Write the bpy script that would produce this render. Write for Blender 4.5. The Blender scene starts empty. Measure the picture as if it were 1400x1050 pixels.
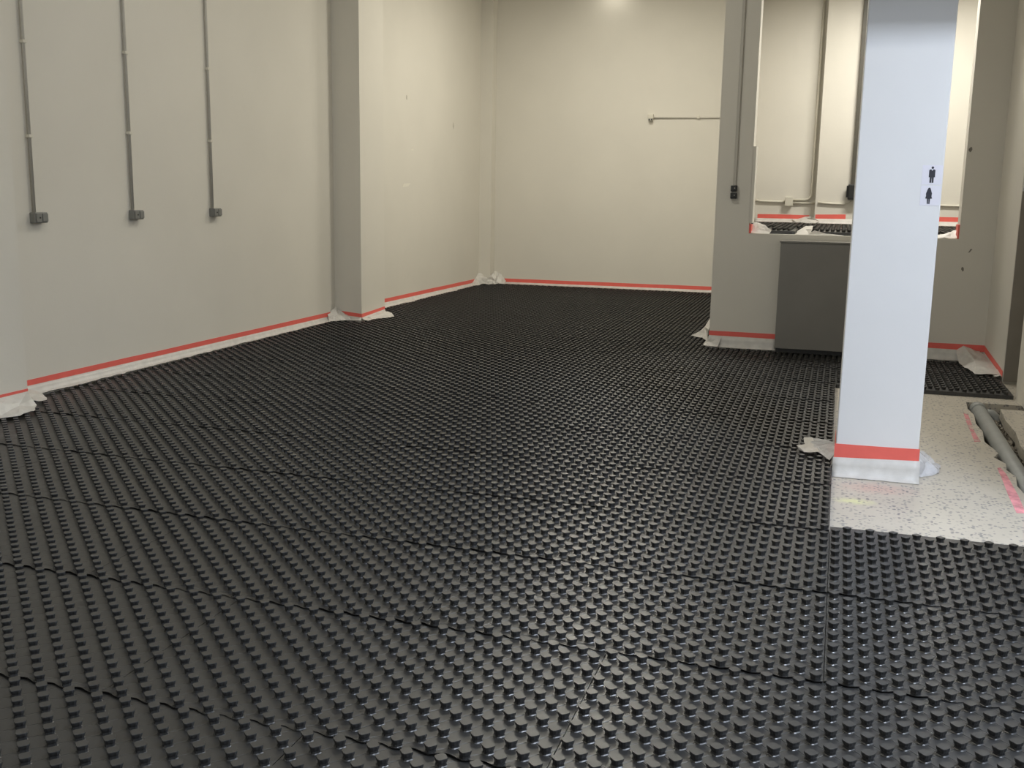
import bpy, bmesh, math, random
from mathutils import Vector, Matrix, noise

S = bpy.context.scene
COL = S.collection
rnd = random.Random(7)

# ------------------------------------------------------------------ camera
FPX, PITCH, ROLL, YAW, CAMZ = 1441.9, 0.1839, 0.0165, 0.2971, 1.560
fw = Vector((-math.sin(YAW)*math.cos(PITCH), math.cos(YAW)*math.cos(PITCH), -math.sin(PITCH)))
rt = Vector((math.cos(YAW), math.sin(YAW), 0))
up = rt.cross(fw)
r2 = math.cos(ROLL)*rt + math.sin(ROLL)*up
u2 = -math.sin(ROLL)*rt + math.cos(ROLL)*up
cam_data = bpy.data.cameras.new('camera')
cam = bpy.data.objects.new('camera', cam_data)
COL.objects.link(cam)
m = Matrix((r2, u2, -fw)).transposed().to_4x4()
m.translation = Vector((0, 0, CAMZ))
cam.matrix_world = m
cam_data.sensor_fit = 'HORIZONTAL'
cam_data.sensor_width = 36.0
cam_data.lens = FPX/1400*36.0
cam_data.clip_start = 0.05
cam_data.clip_end = 200
S.camera = cam

# ------------------------------------------------------------------ world, lights, exposure
W = bpy.data.worlds.new('world'); S.world = W
W.use_nodes = True
bg = W.node_tree.nodes['Background']
bg.inputs[0].default_value = (0.62, 0.74, 0.92, 1)
bg.inputs[1].default_value = 0.6

def area(name, loc, aim, sx, sy, power, color, spread=180):
    l = bpy.data.lights.new(name, 'AREA')
    l.shape = 'RECTANGLE'; l.size = sx; l.size_y = sy
    l.energy = power; l.color = color; l.spread = math.radians(spread)
    o = bpy.data.objects.new(name, l); COL.objects.link(o)
    o.location = loc
    o.rotation_euler = (Vector(aim)-Vector(loc)).to_track_quat('-Z', 'Y').to_euler()
    return o
WARM = (1.0, 0.955, 0.835)
COOL = (0.77, 0.855, 1.0)
# daylight through the high shop-front window to the right of and behind the camera
area('shopfront_daylight', (2.36, 1.5, 3.2), (0.0, 5.6, 1.2), 4.0, 1.6, 26, COOL)
# fill light added to brighten faces turned to the camera, no glazing there
area('front_fill_light', (-1.2, -1.35, 2.1), (-1.2, 8, 1.6), 4.5, 2.6, 46, (0.90, 0.94, 1.0))
area('entrance_lamp', (2.1, 3.45, 4.60), (2.1, 3.45, 0), 0.4, 1.5, 200, COOL, 140)  # cold tube lamp on the ceiling of the entrance bay
# ceiling lamps of the hall
area('hall_lamp', (-3.44, 15.85, 4.52), (-3.44, 15.95, 0), 0.25, 0.12, 1.3, WARM)
area('hall_lamp', (-2.9, 13.5, 4.60), (-2.9, 13.5, 0), 1.3, 0.2, 82, WARM)
area('hall_lamp', (-2.4, 11.6, 4.60), (-2.4, 11.6, 0), 1.3, 0.2, 70, WARM)
area('hall_lamp', (-2.6, 8.0, 4.60), (-2.6, 8.0, 0), 1.3, 0.2, 46, WARM)
area('hall_lamp', (-2.6, 4.2, 4.60), (-2.6, 4.2, 0), 1.3, 0.2, 38, WARM)
# lamp of the raised room behind the opening
area('raised_room_lamp', (0.7, 11.35, 3.75), (0.7, 11.35, 0), 1.2, 0.2, 84, (1.0, 0.965, 0.88))

vs = S.view_settings
vs.view_transform = 'Standard'
try: vs.look = 'None'
except Exception: pass
vs.gamma = 1.0
vs.use_curve_mapping = False
vs.exposure = 0.0

# ------------------------------------------------------------------ mesh helpers
class MB:
    def __init__(s): s.v = []; s.f = []
    def box(s, x0, x1, y0, y1, z0, z1):
        n = len(s.v)
        s.v += [(x, y, z) for z in (z0, z1) for y in (y0, y1) for x in (x0, x1)]
        s.f += [tuple(n+i for i in q) for q in ((0,2,3,1),(4,5,7,6),(0,1,5,4),(2,6,7,3),(0,4,6,2),(1,3,7,5))]
        return s
    def prism(s, poly, z0, z1):              # poly counter-clockwise in xy
        n = len(s.v); k = len(poly)
        s.v += [(x, y, z0) for x, y in poly] + [(x, y, z1) for x, y in poly]
        s.f.append(tuple(n+i for i in reversed(range(k))))
        s.f.append(tuple(n+k+i for i in range(k)))
        for i in range(k):
            j = (i+1) % k
            s.f.append((n+i, n+j, n+k+j, n+k+i))
        return s
    def prism_y(s, poly, y0, y1):            # poly in xz, counter-clockwise seen from -y; y0 < y1
        n = len(s.v); k = len(poly)
        s.v += [(x, y0, z) for x, z in poly] + [(x, y1, z) for x, z in poly]
        s.f.append(tuple(n+i for i in range(k)))
        s.f.append(tuple(n+k+i for i in reversed(range(k))))
        for i in range(k):
            j = (i+1) % k
            s.f.append((n+j, n+i, n+k+i, n+k+j))
        return s
    def tube(s, path, r, n=10):
        path = [Vector(p) for p in path]
        b = len(s.v); prev = None
        for i, p in enumerate(path):
            a = path[max(i-1, 0)]; c = path[min(i+1, len(path)-1)]
            t = (c-a).normalized()
            ref = prev if prev is not None else (Vector((1,0,0)) if abs(t.x) < .9 else Vector((0,1,0)))
            e1 = (ref - t*ref.dot(t)).normalized(); e2 = t.cross(e1); prev = e1
            for k in range(n):
                q = 2*math.pi*k/n
                s.v.append(tuple(p + r*(math.cos(q)*e1+math.sin(q)*e2)))
        for i in range(len(path)-1):
            for k in range(n):
                k2 = (k+1) % n
                s.f.append((b+i*n+k, b+i*n+k2, b+(i+1)*n+k2, b+(i+1)*n+k))
        s.f.append(tuple(b+k for k in reversed(range(n))))
        e = b+(len(path)-1)*n
        s.f.append(tuple(e+k for k in range(n)))
        return s
    def mesh(s, name, mat, loc=(0,0,0), smooth=False):
        lx, ly, lz = loc
        me = bpy.data.meshes.new(name)
        me.from_pydata([(x-lx, y-ly, z-lz) for x, y, z in s.v], [], s.f)
        if mat: me.materials.append(mat)
        if smooth:
            me.polygons.foreach_set('use_smooth', [True]*len(me.polygons))
        me.update()
        return me

def link(name, me, parent=None, loc=(0,0,0)):
    o = bpy.data.objects.new(name, me); COL.objects.link(o)
    if parent is not None: o.parent = parent
    o.location = loc
    return o
def bevel(o, w, seg=2):
    b = o.modifiers.new('bevel', 'BEVEL'); b.width = w; b.segments = seg; b.limit_method = 'ANGLE'
    return o
def tag(o, label=None, cat=None, group=None, kind=None):
    if label: o['label'] = label
    if cat: o['category'] = cat
    if group: o['group'] = group
    if kind: o['kind'] = kind
    return o
def thing(name, loc, label, cat, group=None):
    o = bpy.data.objects.new(name, None); COL.objects.link(o)
    o.location = loc; o.empty_display_size = .05
    return tag(o, label, cat, group)
def part(name, mb, mat, th, smooth=False, bev=0):
    o = link(name, mb.mesh(name, mat, th.location, smooth), th)
    if bev: bevel(o, bev)
    return o
def sub(name, mb, mat, prt, bev=0):
    o = link(name, mb.mesh(name, mat, prt.parent.location), prt)
    if bev: bevel(o, bev)
    return o
def struct(name, mb, mat, bev=0):
    o = link(name, mb.mesh(name, mat)); o['kind'] = 'structure'
    if bev: bevel(o, bev)
    return o

# ------------------------------------------------------------------ materials
def mat_new(name):
    mt = bpy.data.materials.new(name); mt.use_nodes = True
    nt = mt.node_tree
    return mt, nt, nt.nodes['Principled BSDF']
def N(nt, typ, **kw):
    n = nt.nodes.new(typ)
    for k, v in kw.items():
        if k in n.inputs: n.inputs[k].default_value = v
        else: setattr(n, k, v)
    return n
def simple(name, col, rough=.5, var=.06, scale=8, bump=0, bscale=200, metal=0, spec=.5):
    mt, nt, b = mat_new(name)
    tc = N(nt, 'ShaderNodeTexCoord')
    nz = N(nt, 'ShaderNodeTexNoise', Scale=scale, Detail=5.0)
    nt.links.new(tc.outputs['Object'], nz.inputs['Vector'])
    mx = N(nt, 'ShaderNodeMix', data_type='RGBA')
    mx.inputs[6].default_value = tuple(c*(1-var) for c in col)+(1,)
    mx.inputs[7].default_value = tuple(min(1, c*(1+var)) for c in col)+(1,)
    nt.links.new(nz.outputs['Fac'], mx.inputs[0])
    nt.links.new(mx.outputs[2], b.inputs['Base Color'])
    b.inputs['Roughness'].default_value = rough
    b.inputs['Metallic'].default_value = metal
    b.inputs['Specular IOR Level'].default_value = spec
    if bump:
        n2 = N(nt, 'ShaderNodeTexNoise', Scale=bscale, Detail=4.0)
        nt.links.new(tc.outputs['Object'], n2.inputs['Vector'])
        bp = N(nt, 'ShaderNodeBump', Strength=bump, Distance=.002)
        nt.links.new(n2.outputs['Fac'], bp.inputs['Height'])
        nt.links.new(bp.outputs['Normal'], b.inputs['Normal'])
    return mt

M = {}
M['wall'] = simple('painted_plaster', (.70, .67, .60), .7, .05, 1.6, .25, 60, spec=.3)
M['white_wall'] = simple('white_column_paint', (.80, .80, .80), .55, .03, 3, .12, 70, spec=.3)
M['ceiling'] = simple('ceiling_paint', (.70, .68, .62), .85, .04, 2)
M['tape'] = simple('red_masking_tape', (.84, .15, .12), .5, .08, 14)
M['grey_pvc'] = simple('grey_conduit_plastic', (.50, .475, .42), .5, .06, 20)
M['white_pvc'] = simple('cream_conduit_plastic', (.66, .63, .54), .5, .05, 20)
M['box_grey'] = simple('grey_socket_plastic', (.20, .20, .185), .5, .10, 40)
M['socket_dark'] = simple('black_socket_plastic', (.022, .022, .020), .45, .1, 40)
M['olive'] = simple('dark_metal_trunking', (.085, .078, .062), .5, .1, 30)
M['cabinet'] = simple('dark_grey_cabinet_board', (.21, .20, .18), .42, .12, 3, .1, 80)
M['plinth'] = simple('black_plinth', (.012, .012, .012), .5, .1, 9)
M['pipe'] = simple('grey_sewer_pipe', (.30, .31, .30), .5, .18, 9, .15, 90)
M['stone'] = simple('rubble_stone', (.36, .32, .26), .9, .4, 40, .5, 120)
M['earth'] = simple('trench_earth', (.20, .175, .14), .95, .4, 18, .8, 60)
M['ink'] = simple('charcoal_sign_ink', (.030, .030, .042), .5, .05, 30)
M['sign'] = simple('white_sign_vinyl', (.80, .79, .86), .4, .02, 10)
M['scuff'] = simple('wall_scuff', (.22, .20, .17), .8, .3, 60)
M['faint_scuff'] = simple('faint_wall_scuff', (.48, .45, .385), .8, .2, 60)
M['filler'] = simple('wall_filler_patch', (.78, .75, .66), .8, .05, 30)
M['door'] = simple('dark_door_panel', (.22, .20, .17), .6, .1, 8)
M['jamb'] = simple('door_frame_paint', (.56, .54, .47), .6, .05, 4)
M['frame'] = simple('aluminium_frame', (.45, .46, .47), .4, .04, 10)

def film_mat(name, col, alpha, rough, trans=.35):
    mt, nt, b = mat_new(name)
    b.inputs['Base Color'].default_value = col+(1,)
    b.inputs['Roughness'].default_value = rough
    tr = N(nt, 'ShaderNodeBsdfTranslucent'); tr.inputs[0].default_value = col+(1,)
    mx = N(nt, 'ShaderNodeMixShader'); mx.inputs[0].default_value = trans
    tp = N(nt, 'ShaderNodeBsdfTransparent')
    mx2 = N(nt, 'ShaderNodeMixShader')
    tc = N(nt, 'ShaderNodeTexCoord')
    nz = N(nt, 'ShaderNodeTexNoise', Scale=14.0, Detail=4.0)
    nt.links.new(tc.outputs['Object'], nz.inputs['Vector'])
    mr = N(nt, 'ShaderNodeMapRange')
    mr.inputs[1].default_value = .3; mr.inputs[2].default_value = .7
    mr.inputs[3].default_value = alpha-.12; mr.inputs[4].default_value = min(1, alpha+.12)
    nt.links.new(nz.outputs['Fac'], mr.inputs[0])
    nt.links.new(mr.outputs[0], mx2.inputs[0])
    nt.links.new(b.outputs[0], mx.inputs[1]); nt.links.new(tr.outputs[0], mx.inputs[2])
    nt.links.new(tp.outputs[0], mx2.inputs[1]); nt.links.new(mx.outputs[0], mx2.inputs[2])
    out = nt.nodes['Material Output']
    nt.links.new(mx2.outputs[0], out.inputs[0])
    n2 = N(nt, 'ShaderNodeTexNoise', Scale=55.0, Detail=4.0)
    nt.links.new(tc.outputs['Object'], n2.inputs['Vector'])
    bp = N(nt, 'ShaderNodeBump', Strength=.5, Distance=.004)
    nt.links.new(n2.outputs['Fac'], bp.inputs['Height'])
    nt.links.new(bp.outputs['Normal'], b.inputs['Normal'])
    return mt
M['film'] = film_mat('white_polythene_film', (.82, .80, .76), .97, .35, .25)
M['clear_film'] = film_mat('clear_crinkled_film', (.88, .88, .90), .72, .14, .25)

# black moulded plastic of the floor panels: fine moulded lines run diagonally from stud to stud
def plastic(name, lines):
    mt, nt, b = mat_new(name)
    tc = N(nt, 'ShaderNodeTexCoord')
    nz = N(nt, 'ShaderNodeTexNoise', Scale=9.0, Detail=6.0, Roughness=.65)
    geo = N(nt, 'ShaderNodeNewGeometry')
    nt.links.new(geo.outputs['Position'], nz.inputs['Vector'])
    mx = N(nt, 'ShaderNodeMix', data_type='RGBA')
    mx.inputs[6].default_value = (.012, .0119, .0117, 1)
    mx.inputs[7].default_value = (.030, .0298, .029, 1)
    nt.links.new(nz.outputs['Fac'], mx.inputs[0])
    nt.links.new(mx.outputs[2], b.inputs['Base Color'])
    mr = N(nt, 'ShaderNodeMapRange')
    mr.inputs[1].default_value = .3; mr.inputs[2].default_value = .7
    mr.inputs[3].default_value = .34; mr.inputs[4].default_value = .46
    nt.links.new(nz.outputs['Fac'], mr.inputs[0])
    nt.links.new(mr.outputs[0], b.inputs['Roughness'])
    b.inputs['Specular IOR Level'].default_value = .85
    if lines:
        sp = N(nt, 'ShaderNodeSeparateXYZ'); nt.links.new(tc.outputs['Object'], sp.inputs[0])
        hs = []
        for op in ('ADD', 'SUBTRACT'):
            a = N(nt, 'ShaderNodeMath', operation=op)
            nt.links.new(sp.outputs[0], a.inputs[0]); nt.links.new(sp.outputs[1], a.inputs[1])
            pp = N(nt, 'ShaderNodeMath', operation='PINGPONG'); pp.inputs[1].default_value = .05
            ad = N(nt, 'ShaderNodeMath', operation='ADD'); ad.inputs[1].default_value = .025
            nt.links.new(a.outputs[0], ad.inputs[0]); nt.links.new(ad.outputs[0], pp.inputs[0])
            lt = N(nt, 'ShaderNodeMapRange'); lt.interpolation_type = 'SMOOTHSTEP'
            lt.inputs[1].default_value = 0.0; lt.inputs[2].default_value = .0035
            nt.links.new(pp.outputs[0], lt.inputs[0]); hs.append(lt)
        mn = N(nt, 'ShaderNodeMath', operation='MINIMUM')
        nt.links.new(hs[0].outputs[0], mn.inputs[0]); nt.links.new(hs[1].outputs[0], mn.inputs[1])
        bp = N(nt, 'ShaderNodeBump', Strength=.9, Distance=.002)
        nt.links.new(mn.outputs[0], bp.inputs['Height'])
        nt.links.new(bp.outputs['Normal'], b.inputs['Normal'])
    return mt
M['sheet'] = plastic('black_panel_sheet', True)
M['stud'] = plastic('black_panel_stud', False)

# terrazzo: pale cement with dark and pinkish chips, one yellow and one pink smear
def terrazzo():
    mt, nt, b = mat_new('terrazzo')
    tc = N(nt, 'ShaderNodeTexCoord')
    geo = N(nt, 'ShaderNodeNewGeometry')
    vo = N(nt, 'ShaderNodeTexVoronoi', Scale=50.0)
    nzw = N(nt, 'ShaderNodeTexNoise', Scale=30.0, Detail=3.0)
    nt.links.new(geo.outputs['Position'], nzw.inputs['Vector'])
    mvw = N(nt, 'ShaderNodeMix', data_type='VECTOR')
    mvw.inputs[0].default_value = .03
    nt.links.new(geo.outputs['Position'], mvw.inputs[4]); nt.links.new(nzw.outputs['Color'], mvw.inputs[5])
    nt.links.new(mvw.outputs[1], vo.inputs['Vector'])
    sp = N(nt, 'ShaderNodeSeparateColor'); nt.links.new(vo.outputs['Color'], sp.inputs[0])
    def thr(sock, lo, hi):
        r = N(nt, 'ShaderNodeMapRange'); r.inputs[1].default_value = lo; r.inputs[2].default_value = hi
        nt.links.new(sock, r.inputs[0]); return r.outputs[0]
    near = thr(vo.outputs['Distance'], .52, .30)
    pick = thr(sp.outputs[0], .50, .75)
    dark = N(nt, 'ShaderNodeMath', operation='MULTIPLY')
    nt.links.new(near, dark.inputs[0]); nt.links.new(pick, dark.inputs[1])
    nz = N(nt, 'ShaderNodeTexNoise', Scale=2.2, Detail=6.0)
    nt.links.new(geo.outputs['Position'], nz.inputs['Vector'])
    base = N(nt, 'ShaderNodeMix', data_type='RGBA')
    base.inputs[6].default_value = (.43, .39, .325, 1); base.inputs[7].default_value = (.57, .525, .45, 1)
    nt.links.new(nz.outputs['Fac'], base.inputs[0])
    cur = base.outputs[2]
    def smear(cx, cy, rx, ry, col, k, cur):
        mp = N(nt, 'ShaderNodeMapping'); mp.vector_type = 'TEXTURE'
        mp.inputs['Location'].default_value = (cx, cy, 0); mp.inputs['Scale'].default_value = (rx, ry, 1)
        nt.links.new(geo.outputs['Position'], mp.inputs[0])
        ln = N(nt, 'ShaderNodeVectorMath', operation='LENGTH'); nt.links.new(mp.outputs[0], ln.inputs[0])
        ad = N(nt, 'ShaderNodeMath', operation='ADD'); nt.links.new(ln.outputs['Value'], ad.inputs[0])
        nt.links.new(nzw.outputs['Fac'], ad.inputs[1])
        f = thr(ad.outputs[0], 1.55, .7)
        ml = N(nt, 'ShaderNodeMath', operation='MULTIPLY'); ml.inputs[1].default_value = k
        nt.links.new(f, ml.inputs[0])
        x = N(nt, 'ShaderNodeMix', data_type='RGBA'); x.inputs[7].default_value = col+(1,)
        nt.links.new(ml.outputs[0], x.inputs[0]); nt.links.new(cur, x.inputs[6])
        return x.outputs[2]
    cur = smear(.16, 5.53, .12, .07, (.68, .70, .34), .65, cur)
    cur = smear(.28, 5.82, .22, .13, (.62, .30, .26), .40, cur)
    c2 = N(nt, 'ShaderNodeMix', data_type='RGBA')
    c2.inputs[0].default_value = .35
    c2.inputs[6].default_value = (.15, .12, .095, 1)
    nt.links.new(vo.outputs['Color'], c2.inputs[7])
    hs = N(nt, 'ShaderNodeHueSaturation'); hs.inputs['Saturation'].default_value = .10; hs.inputs['Value'].default_value = .50
    nt.links.new(c2.outputs[2], hs.inputs['Color'])
    fin = N(nt, 'ShaderNodeMix', data_type='RGBA')
    nt.links.new(dark.outputs[0], fin.inputs[0]); nt.links.new(cur, fin.inputs[6]); nt.links.new(hs.outputs[0], fin.inputs[7])
    nt.links.new(fin.outputs[2], b.inputs['Base Color'])
    b.inputs['Roughness'].default_value = .42
    return mt
M['terrazzo'] = terrazzo()

def spray_mat(name, lo, hi):
    mt, nt, b = mat_new(name)
    b.inputs['Base Color'].default_value = (.86, .36, .40, 1); b.inputs['Roughness'].default_value = .7
    geo = N(nt, 'ShaderNodeNewGeometry')
    nz = N(nt, 'ShaderNodeTexNoise', Scale=10.0, Detail=8.0); nt.links.new(geo.outputs['Position'], nz.inputs['Vector'])
    mr = N(nt, 'ShaderNodeMapRange'); mr.inputs[1].default_value = .36; mr.inputs[2].default_value = .56
    mr.inputs[3].default_value = lo; mr.inputs[4].default_value = hi
    nt.links.new(nz.outputs['Fac'], mr.inputs[0]); nt.links.new(mr.outputs[0], b.inputs['Alpha'])
    return mt
M['spray'] = spray_mat('pink_spray_paint', .35, .95)
M['faint_spray'] = spray_mat('faint_pink_spray_paint', .05, .5)
def glass_mat():
    mt, nt, b = mat_new('door_glass')
    b.inputs['Base Color'].default_value = (.85, .90, .96, 1)
    b.inputs['Roughness'].default_value = .16
    b.inputs['Metallic'].default_value = 1.0
    nz = N(nt, 'ShaderNodeTexNoise', Scale=6.0)
    bp = N(nt, 'ShaderNodeBump', Strength=.05, Distance=.002)
    nt.links.new(nz.outputs['Fac'], bp.inputs['Height']); nt.links.new(bp.outputs['Normal'], b.inputs['Normal'])
    return mt
M['glass'] = glass_mat()

# ------------------------------------------------------------------ the setting
XL, YB, YW, ZC = -5.45, 16.10, 10.47, 4.70       # left wall, back wall, middle wall, ceiling
XR0, YF = 2.40, -1.40                            # right and front of the entrance bay
# trench with a jagged left edge cut into the terrazzo floor
jag = [(1.010, 8.62), (.992, 8.35), (1.012, 8.12), (.990, 7.80), (1.004, 7.55), (.978, 7.22), (1.014, 7.02), (1.020, 6.92),
       (.982, 6.80), (1.030, 6.66), (1.012, 6.50), (1.042, 6.36), (1.018, 6.15), (1.035, 5.95), (1.010, 5.60), (1.030, 5.30)]
fl = MB()
fl.prism([(XL-.3, YF-.2), (XR0+.2, YF-.2), (XR0+.2, 5.30), (XL-.3, 5.30)], -.07, 0)
fl.prism([(XL-.3, 8.62), (XL-.3, 5.30)] + list(reversed(jag)), -.07, 0)
fl.prism([(XL-.3, 8.62), (1.8, 8.62), (1.8, YB+.2), (XL-.3, YB+.2)], -.07, 0)
fl.prism([(1.19, 5.30), (XR0+.2, 5.30), (XR0+.2, 8.42), (1.225, 8.42), (1.205, 8.0), (1.215, 7.6), (1.185, 7.2), (1.20, 6.6)], -.07, 0)
struct('floor', fl, M['terrazzo'])
tr = MB().box(.80, 1.75, 5.0, 8.9, -.34, -.26)
tr.box(.80, .93, 5.0, 8.9, -.30, -.07); tr.box(1.26, 1.75, 5.0, 8.9, -.30, -.072)
tr.box(.80, 1.75, 8.66, 8.9, -.30, -.072)
struct('trench_bed', tr, M['earth'])

wl = struct('wall_left', MB().box(XL-.3, XL, YF, YB+.3, 0, ZC), M['wall'])
PIL = [(-5.17, 3.9, 5.72), (-5.12, 10.86, 11.50)]   # front x, y0, y1
for xf, y0, y1 in PIL:
    o = link('pilaster', MB().box(XL-.02, xf, y0, y1, 0, ZC).mesh('pilaster', M['wall']), wl)
o = link('pipe_chase', MB().box(XL-.02, -5.26, 15.89, YB+.02, 0, ZC).mesh('pipe_chase', M['wall']), wl)
wb = struct('wall_back', MB().box(XL, -1.0, YB, YB+.3, 0, ZC), M['wall'])
XO0, XO1, ZS = -.847, 1.032, 1.165                 # opening of the raised room
wm = MB()
wm.box(-1.175, XO0, YW, YW+.22, 0, ZC); wm.box(XO0, XO1, YW, YW+.22, 0, ZS)
wm.box(XO1, 1.60, YW, YW+.22, 0, ZC); wm.box(XO0, XO1, YW, YW+.22, 3.75, ZC)
wm.box(XO0-.002, XO0+.028, YW, YW+.20, ZS+.10, 1.985)      # half-height lining of the jamb
wm = struct('wall_middle', wm, M['wall'])
struct('wall_side', MB().box(-1.175, -1.02, YW+.22, YB, 0, ZC), M['wall'])
wr = MB().prism([(1.395, 9.62), (1.60, 9.62), (1.60, YW), (1.337, YW)], 0, ZC)
wr.box(1.398, 1.62, 5.30, 8.93, 0, ZC); wr.box(1.60, 1.80, 8.4, YW, 0, ZC)
wr.box(1.398, XR0+.2, 5.10, 5.30, 0, ZC)
wr.box(XR0, XR0+.2, YF, 5.10, 0, .35); wr.box(XR0, XR0+.2, YF, 5.10, 4.1, ZC)
wr.box(XR0, XR0+.2, YF, -.75, .35, 4.1); wr.box(XR0, XR0+.2, 4.25, 5.10, .35, 4.1)
wr = struct('wall_right', wr, M['wall'])
struct('wall_front', MB().box(XL, XR0+.2, YF-.2, YF, 0, ZC), M['wall'])
struct('ceiling', MB().box(XL-.3, XR0+.2, YF-.2, YB+.3, ZC, ZC+.2), M['ceiling'])
struct('beam', MB().box(-.30, 1.40, 5.83, 6.05, 2.585, ZC), M['wall'])
# raised room behind the opening
YR = 12.80
struct('floor_raised', MB().box(-1.02, 3.2, YW+.22, YR+.2, 0, ZS), M['terrazzo'])
wrr = struct('wall_raised', MB().box(-1.02, 3.2, YR, YR+.2, ZS, ZC), M['wall'])
link('pilaster', MB().box(-.300, .36, YR-.14, YR+.01, ZS, ZC).mesh('pilaster', M['wall']), wrr)
link('end_wall', MB().box(3.0, 3.2, YW+.22, YR, ZS, ZC).mesh('end_wall', M['wall']), wrr)
struct('ceiling_raised', MB().box(-1.02, 3.2, YW+.22, YR+.2, 3.95, 4.1), M['ceiling'])
struct('trim_1', MB().box(1.60, 3.2, YW, YW+.22, 0, ZC), M['wall'])
# narrow glazed door leaf at the end of the right wall
dr = struct('door_1', MB().box(1.397, 1.598, 9.596, 9.618, .02, 1.60), M['door'])
link('door_frame', MB().box(1.397, 1.598, 9.592, 9.618, 1.60, 1.63).box(1.397, 1.598, 9.592, 9.618, 2.40, 2.45).mesh('door_frame', M['frame']), dr)
link('pane', MB().box(1.397, 1.598, 9.600, 9.612, 1.63, 2.40).mesh('pane', M['glass']), dr)

col = struct('column', MB().box(.057, .492, 6.05, 6.45, 0, ZC), M['white_wall'], .006)
tag(col, 'smooth white square column standing on the terrazzo patch', None)

# wall marks
def mark(poly_xy, parent, plane, at, matname):
    mb = MB()
    if plane == 'x':
        n = len(poly_xy)
        mb.v = [(at, y, z) for y, z in poly_xy] + [(at+.0015, y, z) for y, z in poly_xy]
    else:
        n = len(poly_xy)
        mb.v = [(x, at, z) for x, z in poly_xy] + [(x, at-.0015, z) for x, z in poly_xy]
    mb.f = [tuple(range(n)), tuple(range(2*n-1, n-1, -1))] + [(i, (i+1) % n, n+(i+1) % n, n+i) for i in range(n)]
    return link('scuff_mark', mb.mesh('scuff_mark', M[matname]), parent)
def blot(cx, cz, rx, rz, n=9, seed=0):
    q = random.Random(seed)
    return [(cx+rx*math.cos(2*math.pi*i/n)*q.uniform(.6, 1.1), cz+rz*math.sin(2*math.pi*i/n)*q.uniform(.6, 1.1)) for i in range(n)]
mark([(12.82, 1.545), (13.02, 1.560), (13.10, 1.600), (12.86, 1.590)], wl, 'x', XL, 'filler')
mark(blot(12.97, 2.68, .025, .035, seed=1), wl, 'x', XL, 'faint_scuff')
mark(blot(14.70, 2.43, .02, .05, seed=2), wl, 'x', XL, 'faint_scuff')
mark(blot(13.16, 2.03, .05, .012, seed=3), wl, 'x', XL, 'filler')
mark([(1.120, 1.045), (1.135, 1.050), (1.155, 1.078), (1.140, 1.082)], wm, 'y', YW, 'scuff')
mark(blot(1.088, .896, .014, .022, seed=4), wm, 'y', YW, 'scuff')
mark(blot(1.061, 1.962, .016, .026, seed=5), wm, 'y', YW, 'scuff')

# ------------------------------------------------------------------ studded floor panels
C = .05
X0, Y0 = .0714, 3.2887             # column 0 and row 0 of the stud lattice
ZT = .030                          # top of the panel sheet
HS = .0235                         # stud height
def stud_geo(n):
    prof = [(0.0, .99), (.0020, .84), (.0085, .78), (.0150, .93), (.0220, 1.0), (HS, .965)]
    v, f = [], []
    for z, s in prof:
        for k in range(n):
            a = 2*math.pi*k/n
            r = .0178*(1+.10*math.cos(4*a))*s
            v.append((r*math.cos(a), r*math.sin(a), z))
    for i in range(len(prof)-1):
        for k in range(n):
            k2 = (k+1) % n
            f.append((i*n+k, i*n+k2, (i+1)*n+k2, (i+1)*n+k))
    t = (len(prof)-1)*n
    f.append(tuple(t+k for k in range(n)))
    return v, f
SV16, SF16 = stud_geo(16)
SV8, SF8 = stud_geo(8)
def stud_mesh():
    me = bpy.data.meshes.new('stud'); me.from_pydata(SV16, [], SF16); me.materials.append(M['stud'])
    return me
STUD = stud_mesh()
def studs_mesh(spots, hi):
    V, F = (SV16, SF16) if hi else (SV8, SF8)
    vv, ff = [], []
    for x, y, z in spots:
        b = len(vv)
        vv += [(x+p[0], y+p[1], z+p[2]) for p in V]
        ff += [tuple(b+i for i in q) for q in F]
    me = bpy.data.meshes.new('studs'); me.from_pydata(vv, [], ff); me.materials.append(M['stud'])
    return me
def subtract(rect, holes):
    x0, x1, y0, y1 = rect
    xs = sorted({x0, x1, *[min(max(h[i], x0), x1) for h in holes for i in (0, 1)]})
    ys = sorted({y0, y1, *[min(max(h[i], y0), y1) for h in holes for i in (2, 3)]})
    out = []
    for a, b in zip(xs, xs[1:]):
        for c, d in zip(ys, ys[1:]):
            mx, my = (a+b)/2, (c+d)/2
            if not any(h[0] < mx < h[1] and h[2] < my < h[3] for h in holes): out.append((a, b, c, d))
    return out
FULL = {}
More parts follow.
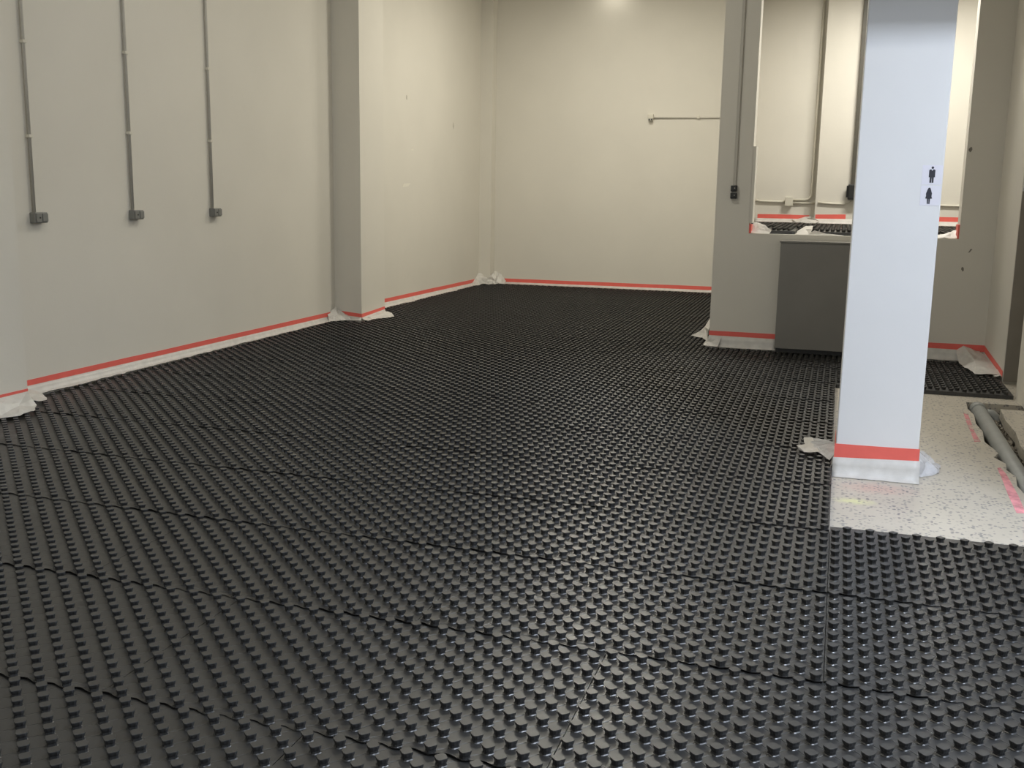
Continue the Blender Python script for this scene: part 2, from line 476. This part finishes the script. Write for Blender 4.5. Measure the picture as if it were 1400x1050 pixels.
def panel(x0, x1, ys, ye, zb, holes, lip, label, group, single, extra_far=False, xref=None, yref=None):
    """one panel; stud rows at ys + n*C; the row on ys sits on the lip"""
    xref = x0 if xref is None else xref
    yref = ys if yref is None else yref
    full = abs(x1-x0-1.4) < 1e-6 and abs(ye-ys-.8) < 1e-6 and not holes and lip and not extra_far
    root = thing('studded_panel', (xref, yref, zb), label, 'floor panel', group)
    key = ('full',)
    def L(x, y, z): return (x-xref, y-yref, z-zb)
    if full and key in FULL: sheet, spots, smesh = FULL[key]
    else:
        mb = MB(); g = .0012
        cells = subtract((x0+g, x1-g, ys+(.0 if lip else -.03), ye+(.065 if extra_far else -.001)), holes)
        for a, b, c, d in cells: mb.box(a, b, c, d, zb, zb+ZT)
        if lip:                                          # scalloped overlap over the panel in front
            for a, b, c, d in subtract((x0+g, x1-g, ys-.001, ys+.03), holes):
                n = max(2, int((b-a)/.0125)); base = len(mb.v)
                for i in range(n+1):
                    x = a+(b-a)*i/n
                    ph = 2*math.pi*(x-xref-.025-.05)/.1
                    yo = ys-.012-.008*math.cos(ph)
                    w = .0028+.0022*math.sin(x*5.1+1.3)+.0012*math.sin(x*23)
                    mb.v += [(x, ys+.032, zb+ZT+.0004), (x, ys+.010, zb+ZT+.0036), (x, yo, zb+ZT+.0022+w), (x, yo, zb+ZT+.0008+w), (x, ys+.01, zb+ZT+.001)]
                for i in range(n):
                    p, q = base+5*i, base+5*(i+1)
                    for k in range(4): mb.f.append((p+k, p+k+1, q+k+1, q+k))
        spots = []
        nc = int(round((x1-xref)/C))+2; nr = int(round((ye-yref)/C))+(2 if extra_far else 0)
        for i in range(-1, nc):
            for j in range(-1, nr+1):
                if (i+j) % 2 == 0: continue              # checkerboard lattice
                x = xref+.025+i*C; y = yref+j*C
                if not any(a+.018 <= x <= b-.018 and c-.012 <= y <= d-.016 for a, b, c, d in cells): continue
                if not extra_far and y > ye-.02: continue
                spots.append((x-xref, y-yref, ZT+(.0035 if (j == 0 and lip) else 0)))
        sheet = mb.mesh('panel_sheet', M['sheet'], (xref, yref, zb))
        smesh = None
        if full: smesh = studs_mesh(spots, True); FULL[key] = (sheet, spots, smesh)
    link('panel_sheet', sheet, root)
    if single:
        for s in spots: link('stud', STUD, root, s)
    else:
        st = link('studs', smesh or studs_mesh(spots, False), root); st['kind'] = 'stuff'
    return root
ORD = ['first', 'second', 'third', 'fourth', 'fifth', 'sixth', 'seventh', 'eighth', 'ninth', 'tenth']
XJ = X0-.025                        # a joint between panels runs along the left edge of the terrazzo patch
holes_all = [(XL-1, xf+.012, y0-.012, y1+.012) for xf, y0, y1 in PIL] + [(XL-1, -5.25, 15.87, 17)]
def lay_course(k, xmin, xmax, shift, text, single_fn=lambda cx, cy: False, extra=None, ymax=None, lip_fn=lambda a: True, q0=0):
    ys = Y0+.8*k; ye = ys+.8
    if ymax: ye = min(ye, ymax)
    n0 = math.floor((xmin-XJ-shift)/1.4)
    cuts = [xmin]; i = n0+1
    while XJ+shift+1.4*i < xmax-.05:
        if XJ+shift+1.4*i > xmin+.05: cuts.append(XJ+shift+1.4*i)
        i += 1
    cuts.append(xmax)
    for q, (a, b) in enumerate(zip(cuts, cuts[1:])):
        hs = [h for h in holes_all if h[0] < b and h[1] > a and h[2] < ye and h[3] > ys]
        # lattice reference: the next joint position at or left of a
        jr = XJ+shift+1.4*math.floor((a-XJ-shift+1e-6)/1.4)
        lab = f'black studded floor panel, {text}, {ORD[q+q0]} from the conduit wall'
        cx, cy = (a+b)/2, (ys+ye)/2
        panel(a, b, ys, ye, 0, hs, lip_fn((a+b)/2), lab, 'studded floor panels of the hall', single_fn(cx, cy),
              extra_far=bool(extra and extra(a, b)), xref=jr, yref=ys)
XP = XL+.012
def near(cx, cy):
    d = math.hypot(cx, cy); u = Vector((cx, cy, -1.5))
    z = u.dot(fw); px = 700+FPX*u.dot(r2)/z
    return d < 4.35 and -420 < px < 1820
lay_course(-3, XP, XR0-.03, .7, 'fifth row before the terrazzo patch')
lay_course(-2, XP, XR0-.03, 0, 'fourth row before the terrazzo patch', near)
lay_course(-1, XP, XR0-.03, .7, 'third row before the terrazzo patch', near)
lay_course(0, XP, XR0-.03, 0, 'second row before the terrazzo patch', near)
# the row against the patch: a joint exactly on the patch edge
lay_course(1, XP, XR0-.03, 0, 'row edging the terrazzo patch', near, extra=lambda a, b: a > 0)
for k in range(2, 7):
    lay_course(k, XP, XJ, .7*(k % 2 == 1), f'{ORD[k-2]} row alongside the terrazzo patch')
lay_course(7, XP, 1.375, 0, 'second row before the cabinet', lip_fn=lambda c: c < .05)
lay_course(8, XP, XJ-1.25, .7, 'row in line with the cabinet')
lay_course(8, XJ-1.25, 1.33, .7, 'row in line with the cabinet', ymax=YW-.012, q0=4)
for k in range(9, 16):
    lay_course(k, XP, -1.19, .7*(k % 2), f'{ORD[15-k]} row from the back wall', ymax=YB-.012)

# panels of the raised room, seen through the opening
zr = ZS
cols = [(-.84, -.42, 'in the near corner past the jamb'), (-.25, 1.15, 'behind the white column'), (1.15, 2.55, 'beyond the far jamb')]
for r, (ya, yb) in enumerate(((10.57, 11.37), (11.37, 12.17), (12.17, 12.77))):
    for a, b, t in cols:
        hs = [(-.32, .38, YR-.16, YR+1)] if r == 2 else [(-.9, -.66, 10.3, 10.70), (.83, 1.06, 10.3, 10.66)] if r == 0 else []
        hs = [h for h in hs if h[0] < b and h[1] > a]
        panel(a if a > -.5 or r == 0 else -1.0, b if r == 0 or b > 0 else -.25, ya, yb, zr, hs, r > 0, f'black studded panel on the raised floor {t}, {("sill", "middle", "wall-side")[r]} row',
              'studded panels of the raised room', False, xref=-.25+1.4*math.floor((a+.25)/1.4+1e-6), yref=ya)

# ------------------------------------------------------------------ perimeter strips: red tape over a skirt of white film
def seg_frame(p, q, nrm):
    p = Vector((p[0], p[1], 0)); q = Vector((q[0], q[1], 0)); n = Vector((nrm[0], nrm[1], 0))
    return p, q, n
def tape_part(th, p, q, nrm, zt0, zt1, zb0, zb1):
    p, q, n = seg_frame(p, q, nrm); mb = MB(); k = 14
    for i in range(k+1):
        t = i/k; c = p.lerp(q, t); wob = .0035*noise.noise(Vector((c.x*2.1, c.y*2.1, 3)))
        top = zt0+(zt1-zt0)*t+wob; bot = zb0+(zb1-zb0)*t+wob
        for z in (bot, top):
            for d in (.0008, .0030): v = c+n*d; mb.v.append((v.x, v.y, z))
    for i in range(k):
        a, b = 4*i, 4*(i+1)
        for e, g in ((0, 1), (1, 3), (3, 2), (2, 0)): mb.f.append((a+e, b+e, b+g, a+g))
    mb.f += [(0, 1, 3, 2), (4*k+2, 4*k+3, 4*k+1, 4*k)]
    return part('red_tape', mb, M['tape'], th)
def skirt_part(th, p, q, nrm, z0, z1, zfoot, wout, seed, mat='film', ragged=.5, name='film_skirt'):
    """film from under the tape down the wall and out over the stud tops, ragged outer edge"""
    p, q, n = seg_frame(p, q, nrm); L = (q-p).length
    k = max(8, int(L/.035)); mb = MB(); rows = 6
    for i in range(k+1):
        t = i/k; c = p.lerp(q, t); s = L*t
        zt = z0+(z1-z0)*t+.008
        w = wout*(1+ragged*(noise.noise(Vector((s*3.1, seed, 0)))*1.3+noise.noise(Vector((s*13, seed, 5)))*.7))
        wv = (.006 if zfoot > .03 else .020)*noise.noise(Vector((s*(9 if zfoot > .03 else 17), seed, 9)))
        bell = .008+.012*abs(noise.noise(Vector((s*5, seed, 2))))
        prof = [(.0035, zt), (.006+bell*.4+wv*.5, zfoot+(zt-zfoot)*.55), (.010+bell+wv, zfoot+.012),
                (.016+bell+.25*w, zfoot+.004), (.016+bell+.65*w, zfoot+.002+.004*abs(wv)*100*.2), (.016+bell+w, zfoot+.001)]
        for d, z in prof:
            v = c+n*d; mb.v.append((v.x, v.y, z))
    for i in range(k):
        for j in range(rows-1):
            a = i*rows+j; b = a+rows
            mb.f.append((a, a+1, b+1, b))
    o = part(name, mb, M[mat], th, True)
    sm = o.modifiers.new('solid', 'SOLIDIFY'); sm.thickness = .0012; sm.offset = 1
    return o
def strip(label, p, q, nrm, tape, zfoot, wout, seed, tape_ends=None, mat='film', ragged=.5, skirt_ends=None):
    """tape = (top at p, top at q, bottom at p, bottom at q)"""
    th = thing('perimeter_strip', (p[0], p[1], 0 if zfoot < 1 else ZS), label, 'edge strip', 'taped film edging strips')
    tp, tq = tape_ends or (p, q)
    tape_part(th, tp, tq, nrm, *tape)
    sp_, sq_ = skirt_ends or (p, q)
    skirt_part(th, sp_, sq_, nrm, tape[2], tape[3], zfoot, wout, seed, mat, ragged)
    return th
ZF = ZT+HS+.001
sA = strip('long red tape and white film strip under the three conduit sockets', (XL, 5.73), (XL, 10.85), (1, 0), (.160, .146, .112, .092), ZF, .030, 1, ragged=.8)
s0 = strip('red tape and film strip on the pilaster cut by the frame', (-5.17, 4.4), (-5.17, 5.72), (1, 0), (.178, .176, .150, .150), ZF, .035, 2)
sB = strip('short red tape strip on the shaded face of the tall pilaster', (-5.44, 10.86), (-5.12, 10.86), (0, -1), (.150, .128, .105, .080), ZF, .012, 3, tape_ends=((-5.37, 10.86), (-5.12, 10.86)))
sC = strip('red tape strip on the lit front of the tall pilaster', (-5.12, 10.86), (-5.12, 11.50), (1, 0), (.128, .150, .080, .110), ZF, .055, 4, ragged=.7)
sD = strip('red tape and film strip between tall pilaster and far corner', (XL, 11.51), (XL, 15.88), (1, 0), (.160, .138, .105, .078), ZF, .040, 5, ragged=1.0)
sE = strip('red tape and film strip running along the back wall', (-5.25, YB), (-1.20, YB), (0, -1), (.135, .145, .072, .082), ZF, .030, 6, tape_ends=((-5.12, YB), (-1.20, YB)))
sF = strip('red tape strip between the doorway edge and the dark cabinet', (-1.175, YW), (-.53, YW), (0, -1), (.205, .205, .152, .148), ZF-.006, .014, 7, ragged=.6)
sG = strip('red tape strip on the wall behind the white column', (.47, YW), (1.30, YW), (0, -1), (.206, .204, .150, .142), ZF, .035, 8, tape_ends=((.47, YW), (1.335, YW)))
sH = strip('red tape strip turning down along the short wall by the door', (1.336, YW-.02), (1.392, 9.64), (-.9978, -.066), (.204, .100, .142, .048), ZF-.004, .030, 9)
sI = thing('perimeter_strip', (.057, 6.05, 0), 'red tape and clear film wrapped round the white column foot', 'edge strip', 'taped film edging strips')
tape_part(sI, (.050, 6.049), (.498, 6.049), (0, -1), .178, .184, .092, .110)
tape_part(sI, (.056, 6.44), (.056, 6.05), (-1, 0), .172, .178, .086, .092)
skirt_part(sI, (.045, 6.049), (.505, 6.049), (0, -1), .092, .110, .002, .045, 10, 'film', .5)
skirt_part(sI, (.056, 6.44), (.056, 6.05), (-1, 0), .086, .092, .020, .020, 11, 'film', .5)

# crumpled film: an outline in space, filled, creased and given thickness
def flap(th, name, pts, mat, seed, amp=.015, cuts=3):
    bm = bmesh.new()
    lx = Vector(th.location)
    vs_ = [bm.verts.new(Vector(p)-lx) for p in pts]
    c = bm.verts.new(sum((v.co for v in vs_), Vector())/len(vs_)+Vector((0, 0, amp*.8)))
    for i in range(len(vs_)): bm.faces.new((vs_[i], vs_[(i+1) % len(vs_)], c))
    cc = c.co.copy()
    bmesh.ops.subdivide_edges(bm, edges=bm.edges[:], cuts=cuts, use_grid_fill=True)
    size = max((v.co-cc).length for v in bm.verts)
    for v in bm.verts:
        q = v.co*(2.2/size)+Vector((seed*3.7, seed*1.3, seed))
        a = noise.noise(q)+.6*noise.noise(q*2.3)
        v.co.z += amp*a
        v.co.x += amp*.7*noise.noise(q*1.7+Vector((9, 0, 0))); v.co.y += amp*.7*noise.noise(q*1.7+Vector((0, 9, 0)))
    low = min(p[2] for p in pts)-lx.z
    for v in bm.verts: v.co.z = max(v.co.z, low)
    me = bpy.data.meshes.new(name); bm.to_mesh(me); bm.free()
    me.materials.append(M[mat])
    o = link(name, me, th)
    sm = o.modifiers.new('solid', 'SOLIDIFY'); sm.thickness = .0014; sm.offset = 1
    return o
Z = ZF+.002
flap(s0, 'film_flap', [(-5.17, 5.35, .15), (-5.17, 5.71, .148), (-5.155, 5.735, .10), (-5.12, 5.74, Z), (-5.02, 5.60, Z), (-5.00, 5.45, Z), (-5.08, 5.30, Z)], 'film', 1, .012)
flap(sA, 'film_flap', [(-5.445, 5.73, .115), (-5.445, 6.02, .11), (-5.36, 6.06, Z+.01), (-5.26, 6.00, Z), (-5.20, 5.93, Z), (-5.22, 5.84, Z+.015), (-5.33, 5.75, Z+.01)], 'film', 2, .014)
flap(sA, 'film_flap', [(-5.445, 10.66, .13), (-5.43, 10.84, .20), (-5.40, 10.845, .16), (-5.33, 10.84, .09), (-5.27, 10.80, Z), (-5.33, 10.70, Z), (-5.41, 10.62, Z)], 'film', 3, .018)
flap(sB, 'film_flap', [(-5.43, 10.845, .185), (-5.36, 10.85, .145), (-5.27, 10.845, .09), (-5.22, 10.80, Z), (-5.33, 10.78, Z)], 'film', 14, .012)
flap(sC, 'film_flap', [(-5.115, 11.0, .085), (-5.115, 11.49, .10), (-5.05, 11.55, .07), (-4.93, 11.35, Z), (-4.97, 11.18, Z), (-5.06, 11.02, Z)], 'film', 4, .012)
flap(sD, 'film_flap', [(XL+.005, 15.55, .10), (XL+.005, 15.87, .21), (-5.38, 15.88, .20), (-5.30, 15.87, .13), (-5.28, 15.80, Z), (-5.36, 15.55, Z), (-5.41, 15.50, Z)], 'film', 5, .035)
flap(sE, 'film_flap', [(-5.25, 15.88, .20), (-5.24, 16.09, .24), (-5.14, 16.09, .20), (-5.06, 16.09, .10), (-5.06, 16.0, Z), (-5.20, 15.88, Z)], 'film', 6, .035)
flap(sE, 'film_flap', [(-5.34, 15.87, .12), (-5.22, 15.86, .19), (-5.17, 15.92, .10), (-5.16, 15.86, Z), (-5.30, 15.80, Z)], 'film', 16, .03)
flap(sF, 'film_flap', [(-1.19, 10.55, .20), (-1.185, 11.05, .35), (-1.23, 11.15, .28), (-1.29, 11.18, .16), (-1.37, 11.15, .09), (-1.435, 11.12, Z), (-1.30, 10.95, Z), (-1.21, 10.72, Z)], 'film', 7, .015)
flap(sF, 'film_flap', [(-1.18, 10.466, .150), (-1.05, 10.466, .150), (-1.08, 10.40, Z), (-1.21, 10.43, Z), (-1.23, 10.50, Z), (-1.20, 10.50, .11)], 'film', 17, .008)
flap(sH, 'film_flap', [(1.10, 10.45, .150), (1.16, 10.46, .185), (1.30, 10.44, .14), (1.36, 10.1, .11), (1.385, 9.72, .06), (1.30, 9.66, Z), (1.18, 9.68, Z), (1.14, 9.95, Z), (1.11, 10.25, Z)], 'film', 8, .020)
flap(sI, 'film_flap', [(.055, 6.42, .10), (.055, 6.14, .085), (.03, 6.11, Z), (-.05, 6.33, Z), (-.115, 6.28, Z), (-.160, 6.40, Z), (-.115, 6.48, Z), (-.130, 6.66, Z), (-.04, 6.68, Z), (.03, 6.60, Z+.01)], 'clear_film', 9, .012)
flap(sI, 'film_flap', [(-.02, 6.30, Z+.004), (-.115, 6.27, Z+.004), (-.165, 6.40, Z+.004), (-.118, 6.47, Z+.004), (-.132, 6.67, Z+.004), (-.08, 6.68, Z+.004), (-.06, 6.48, Z+.008)], 'film', 19, .006)
flap(sI, 'film_flap', [(.494, 6.10, .10), (.495, 6.30, .13), (.54, 6.50, .08), (.60, 6.56, .03), (.645, 6.44, .004), (.630, 6.28, .004), (.585, 6.20, .004), (.52, 6.14, .004)], 'clear_film', 10, .022)

# raised room strips
sJ = strip('red tape strip at the wall foot in the raised room', (-.97, YR), (-.30, YR), (0, -1), (1.305, 1.305, 1.250, 1.252), ZS+ZT+HS, .04, 20, tape_ends=((-.945, YR), (-.36, YR)))
sK = strip('red tape strip across the pilaster in the raised room', (-.30, YR-.14), (.36, YR-.14), (0, -1), (1.318, 1.326, 1.262, 1.268), ZS+ZT+HS, .03, 21, tape_ends=((-.29, YR-.14), (.04, YR-.14)))
sL = strip('red tape strip past the white column in the raised room', (.37, YR), (2.98, YR), (0, -1), (1.318, 1.318, 1.258, 1.258), ZS+ZT+HS, .03, 22)
zz = ZS+ZT+HS
flap(sJ, 'film_flap', [(-.55, YR-.01, 1.25), (-.40, YR-.01, 1.29), (-.33, YR-.15, 1.285), (-.24, YR-.16, 1.25), (-.28, YR-.22, zz), (-.5, YR-.1, zz)], 'film', 23, .012)
sM = thing('perimeter_strip', (XO0, YW+.1, ZS), 'crumpled film and red tape at the sill corner by the sockets', 'edge strip', 'taped film edging strips')
part('red_tape', MB().box(XO0, XO0+.022, YW+.002, YW+.20, ZS+.004, ZS+.085), M['tape'], sM)
flap(sM, 'film_flap', [(XO0+.024, YW+.03, ZS+.004), (XO0+.024, YW+.20, ZS+.10), (XO0+.07, YW+.20, ZS+.095), (XO0+.15, YW+.10, ZS+.07), (XO0+.21, YW+.05, ZS+.03), (XO0+.19, YW+.025, ZS+.003)], 'film', 24, .012)
sN = thing('perimeter_strip', (-.33, YW+.2, ZS), 'curled white film in the gap between raised floor panels', 'edge strip', 'taped film edging strips')
flap(sN, 'film_flap', [(-.41, YW+.03, ZS+.003), (-.40, YW+.30, ZS+.03), (-.34, YW+.60, ZS+.07), (-.265, YW+.40, ZS+.075), (-.262, YW+.09, ZS+.055), (-.28, YW+.03, ZS+.003)], 'film', 25, .008)
flap(sN, 'film_flap', [(-.30, YW+.035, ZS+.002), (-.24, YW+.045, ZS+.045), (-.12, YW+.04, ZS+.012), (.03, YW+.03, ZS+.004), (.0, YW+.012, ZS+.002)], 'film', 27, .004)
sO = thing('perimeter_strip', (XO1, YW+.1, ZS), 'torn film and red tape at the sill corner behind the column', 'edge strip', 'taped film edging strips')
part('red_tape', MB().box(XO1-.014, XO1, YW+.002, YW+.20, ZS+.004, ZS+.13), M['tape'], sO)
flap(sO, 'film_flap', [(XO1-.016, YW+.02, ZS+.003), (XO1-.016, YW+.15, ZS+.08), (XO1-.07, YW+.2, ZS+.05), (XO1-.20, YW+.15, ZS+.02), (XO1-.22, YW+.04, ZS+.003)], 'film', 26, .012)

# ------------------------------------------------------------------ conduits and sockets
def clip(mb_y, x, y, z):
    return MB().box(x, x+.034, y-.018, y+.018, z-.011, z+.011)
spots = [(6.19, 'nearest to the frame edge', (2.491, 1.859)), (7.285, 'between the other two', (2.547, 1.937)), (8.42, 'nearest to the tall pilaster', (2.547, 1.926))]
for y, t, cz in spots:
    c = thing('wall_conduit', (XL, y, 1.34), f'grey vertical conduit on the long wall, {t}', 'conduit', 'vertical conduits of the long wall')
    part('pipe', MB().tube([(XL+.017, y, 1.32), (XL+.017, y, ZC)], .0125, 12), M['grey_pvc'], c, True)
    for z in list(cz)+[3.15, 3.8]:
        part('clip', clip(None, XL, y, z), M['white_pvc'], c, bev=.003)
    b = thing('socket_box', (XL, y+.035, 1.262), f'small grey socket box under the conduit {t}', 'socket', 'grey socket boxes of the long wall')
    part('body', MB().box(XL, XL+.050, y-.030, y+.095, 1.262, 1.335), M['box_grey'], b, bev=.005)
    cv = part('cover', MB().box(XL+.050, XL+.058, y-.022, y+.030, 1.268, 1.330), M['box_grey'], b, bev=.002)
    part('cover', MB().box(XL+.050, XL+.060, y+.036, y+.088, 1.272, 1.326), M['box_grey'], b, bev=.002)
    sub('screw', MB().tube([(XL+.057, y+.010, 1.299), (XL+.061, y+.010, 1.299)], .006, 8), M['socket_dark'], cv)

# horizontal conduit on the back wall
c = thing('wall_conduit', (-1.6, YB, 2.62), 'thin horizontal conduit high on the back wall', 'conduit')
part('pipe', MB().tube([(-2.80, YB-.016, 2.62), (-1.1, YB-.016, 2.62)], .011, 10), M['grey_pvc'], c, True)
part('clip', MB().box(-2.14, -2.10, YB-.034, YB, 2.605, 2.648), M['white_pvc'], c, bev=.003)
b = thing('junction_box', (-2.82, YB, 2.57), 'small pale box ending the back wall conduit', 'junction box')
part('body', MB().box(-2.865, -2.785, YB-.06, YB, 2.610, 2.672), M['white_pvc'], b, bev=.004)
sk = part('socket', MB().box(-2.855, -2.790, YB-.07, YB, 2.575, 2.609), M['grey_pvc'], b, bev=.003)
sub('dark_slot', MB().box(-2.850, -2.830, YB-.072, YB-.069, 2.580, 2.602).box(-2.815, -2.795, YB-.072, YB-.069, 2.580, 2.602), M['socket_dark'], sk)

# conduit and black sockets on the middle wall
c = thing('wall_conduit', (-1.006, YW, 1.62), 'grey conduit down the shaded wall end beside the opening', 'conduit')
part('pipe', MB().box(-1.019, -.990, YW-.022, YW, 1.616, ZC), M['grey_pvc'], c, bev=.004)
for i, (z0, z1, t) in enumerate(((1.560, 1.616, 'upper'), (1.492, 1.548, 'lower'))):
    b = thing('black_socket', (-1.006, YW, z0), f'{t} of the two small black sockets beside the opening', 'socket', 'black sockets of the middle wall')
    part('body', MB().box(-1.036, -.976, YW-.042, YW, z0, z1), M['socket_dark'], b, bev=.004)
    cv = part('cover', MB().box(-1.028, -.984, YW-.047, YW-.042, z0+.008, z1-.008), M['socket_dark'], b, bev=.002)
    sub('switch_mark', MB().box(-1.002, -.994, YW-.049, YW-.047, z0+.028, z0+.036), M['grey_pvc'], cv)

# conduits of the raised room
c = thing('wall_conduit', (-.6, YR, 1.455), 'cream conduit with a riser in the raised room corner', 'conduit')
p_ = [(-1.0, YR-.016, 1.470), (-.92, YR-.016, 1.455), (-.62, YR-.016, 1.452)]
part('pipe', MB().tube(p_, .012, 8), M['white_pvc'], c, True)
arc = [(-.57, YR-.016, 1.475), (-.42, YR-.016, 1.478)] + [(-.42+.07*math.sin(a), YR-.016, 1.548-.07*math.cos(a)) for a in (.4, .8, 1.2, 1.57)] + [(-.35, YR-.016, 3.9)]
part('riser', MB().tube(arc, .012, 8), M['white_pvc'], c, True)
part('pipe', MB().tube([(-.57, YR-.016, 1.440), (-.31, YR-.016, 1.440)], .010, 8), M['white_pvc'], c, True)
b = thing('junction_box', (-.6, YR, 1.41), 'square cream junction box low in the raised room', 'junction box')
part('body', MB().box(-.635, -.555, YR-.05, YR, 1.412, 1.500), M['white_pvc'], b, bev=.004)
part('lid', MB().box(-.640, -.550, YR-.056, YR-.05, 1.407, 1.505), M['white_pvc'], b, bev=.003)
YP = YR-.14
c = thing('wall_conduit', (-.08, YP, 1.444), 'short cream conduit across the raised room pilaster', 'conduit')
part('pipe', MB().tube([(-.27, YP-.014, 1.452), (-.16, YP-.014, 1.444), (.02, YP-.014, 1.440)], .011, 8), M['white_pvc'], c, True)
part('loose_tail', MB().tube([(.02, YP-.014, 1.44), (.05, YP-.014, 1.45), (.09, YP-.016, 1.475)], .006, 8), M['white_pvc'], c, True)
c = thing('wall_conduit', (1.1, YR, 1.44), 'cream conduit past the white column in the raised room', 'conduit')
part('pipe', MB().tube([(.38, YR-.016, 1.450), (2.98, YR-.016, 1.425)], .012, 8), M['white_pvc'], c, True)
c = thing('cable_trunking', (.10, YP, 1.66), 'dark vertical trunking running down beside the white column', 'trunking')
part('channel', MB().box(.070, .122, YP-.045, YP, 1.66, 3.95), M['olive'], c, bev=.004)
part('pipe', MB().tube([(.146, YP-.014, 1.66), (.146, YP-.014, 3.95)], .010, 8), M['white_pvc'], c, True)
part('clip', MB().box(.070, .165, YP-.040, YP, 2.83, 2.85), M['olive'], c)
b = thing('switch_box', (.09, YP, 1.49), 'black switch box at the foot of the dark trunking', 'switch box')
part('body', MB().box(.045, .165, YP-.085, YP, 1.492, 1.660), M['socket_dark'], b, bev=.006)
part('lid', MB().box(.052, .158, YP-.093, YP-.085, 1.500, 1.652), M['socket_dark'], b, bev=.003)
part('side_lever', MB().box(.028, .045, YP-.070, YP-.035, 1.515, 1.645), M['socket_dark'], b, bev=.003)

# ------------------------------------------------------------------ dark cabinet
c = thing('cabinet', (0, 10.36, ZF), 'dark grey flat cabinet against the wall below the opening', 'cabinet')
part('body', MB().box(-.532, .46, 10.29, 10.455, .092, 1.095), M['cabinet'], c, bev=.004)
part('top_board', MB().box(-.540, .465, 10.282, 10.457, 1.095, 1.113), M['cabinet'], c, bev=.003)
part('plinth', MB().box(-.520, .45, 10.30, 10.45, ZF, .092), M['plinth'], c)

# ------------------------------------------------------------------ restroom signs
YS = 6.05
def ell(cx, cz, rx, rz, n=14): return [(cx+rx*math.cos(2*math.pi*i/n), cz+rz*math.sin(2*math.pi*i/n)) for i in range(n)]
s1 = thing('restroom_sign', (.44, YS, 1.612), 'square white sign with a man pictogram, upper on the column', 'sign', 'restroom signs on the column')
p1 = part('plate', MB().box(.388, .488, YS-.0012, YS, 1.612, 1.712), M['sign'], s1)
fx = .437
body = [(-.0195, 1.686), (-.0195, 1.650), (-.0125, 1.650), (-.0125, 1.622), (-.0018, 1.622), (-.0006, 1.648), (.0006, 1.648), (.0018, 1.622),
        (.0125, 1.622), (.0125, 1.650), (.0195, 1.650), (.0195, 1.686), (.016, 1.690), (.006, 1.691), (0, 1.683), (-.006, 1.691), (-.016, 1.690)]
fig = sub('pictogram', MB().prism_y([(fx+x*.78, z) for x, z in body], YS-.0024, YS-.0012).prism_y(ell(fx+.001, 1.6995, .0064, .0066), YS-.0024, YS-.0012), M['ink'], p1)
s2 = thing('restroom_sign', (.44, YS, 1.504), 'square white sign with a woman pictogram, lower on the column', 'sign', 'restroom signs on the column')
p2 = part('plate', MB().box(.388, .488, YS-.0012, YS, 1.504, 1.607), M['sign'], s2)
fx = .430
wb_ = [(-.0075, 1.512), (-.0012, 1.512), (-.0005, 1.538), (.0005, 1.538), (.0012, 1.512), (.0075, 1.512), (.0085, 1.539), (.0190, 1.540),
       (.0150, 1.552), (.0165, 1.566), (.0115, 1.580), (.0078, 1.590), (.0035, 1.5965), (-.0035, 1.5965), (-.0078, 1.590), (-.0115, 1.580), (-.0165, 1.566), (-.0150, 1.552), (-.0190, 1.540), (-.0085, 1.539)]
sub('pictogram', MB().prism_y([(fx+x*.9, z) for x, z in wb_], YS-.0024, YS-.0012), M['ink'], p2)

# ------------------------------------------------------------------ pipe in the trench, rubble, spray marks
c = thing('drain_pipe', (1.09, 8.2, -.26), 'grey drain pipe lying in the trench beside the terrazzo', 'pipe')
part('pipe', MB().tube([(1.092, 8.60, -.052), (1.092, 7.0, -.055), (1.095, 5.1, -.060)], .056, 20), M['pipe'], c, True)
part('collar', MB().tube([(1.092, 8.615, -.052), (1.092, 8.50, -.052)], .062, 20), M['pipe'], c, True)
part('side_branch', MB().tube([(1.10, 8.545, -.065), (1.19, 8.52, -.07), (1.215, 8.50, -.085), (1.22, 8.49, -.2)], .040, 14), M['pipe'], c, True)
mb = MB(); q = random.Random(4)
for i in range(420):
    x = q.uniform(1.165, 1.235); y = q.uniform(5.3, 8.5)
    r = q.uniform(.008, .026); zc = (-.12 if x > 1.1 else -.16)+q.uniform(-.03, .035)*(1 if x > 1.1 else .6)
    n = len(mb.v)
    for dx, dy, dz in ((1,0,0), (-1,0,0), (0,1,0), (0,-1,0), (0,0,1), (0,0,-1)):
        k = r*q.uniform(.6, 1.2); mb.v.append((x+dx*k, y+dy*k, zc+dz*k*.8))
    mb.f += [tuple(n+t for t in f) for f in ((0,2,4), (2,1,4), (1,3,4), (3,0,4), (2,0,5), (1,2,5), (3,1,5), (0,3,5))]
mb.box(1.165, 1.255, 5.3, 8.4, -.25, -.13)
o = link('rubble', mb.mesh('rubble', M['stone'])); tag(o, 'broken stone rubble filling the trench beside the drain pipe', 'rubble', None, 'stuff')
o = link('paint_mark', MB().prism([(.938, 5.60), (.990, 5.61), (.985, 5.68), (.995, 5.95), (.997, 6.40), (.985, 6.55), (.966, 6.53), (.958, 6.25), (.945, 5.95)], .0002, .0009).mesh('paint_mark', M['spray']))
tag(o, 'bright pink spray paint line ending in a hook beside the trench', 'paint mark')
o = link('paint_mark', MB().prism([(.915, 7.20), (.955, 7.22), (.950, 7.5), (.962, 7.8), (.972, 8.15), (.945, 8.17), (.930, 7.8), (.925, 7.5)], .0002, .0009).mesh('paint_mark', M['faint_spray']))
tag(o, 'faint pink spray paint line nearer the far end of the trench', 'paint mark')
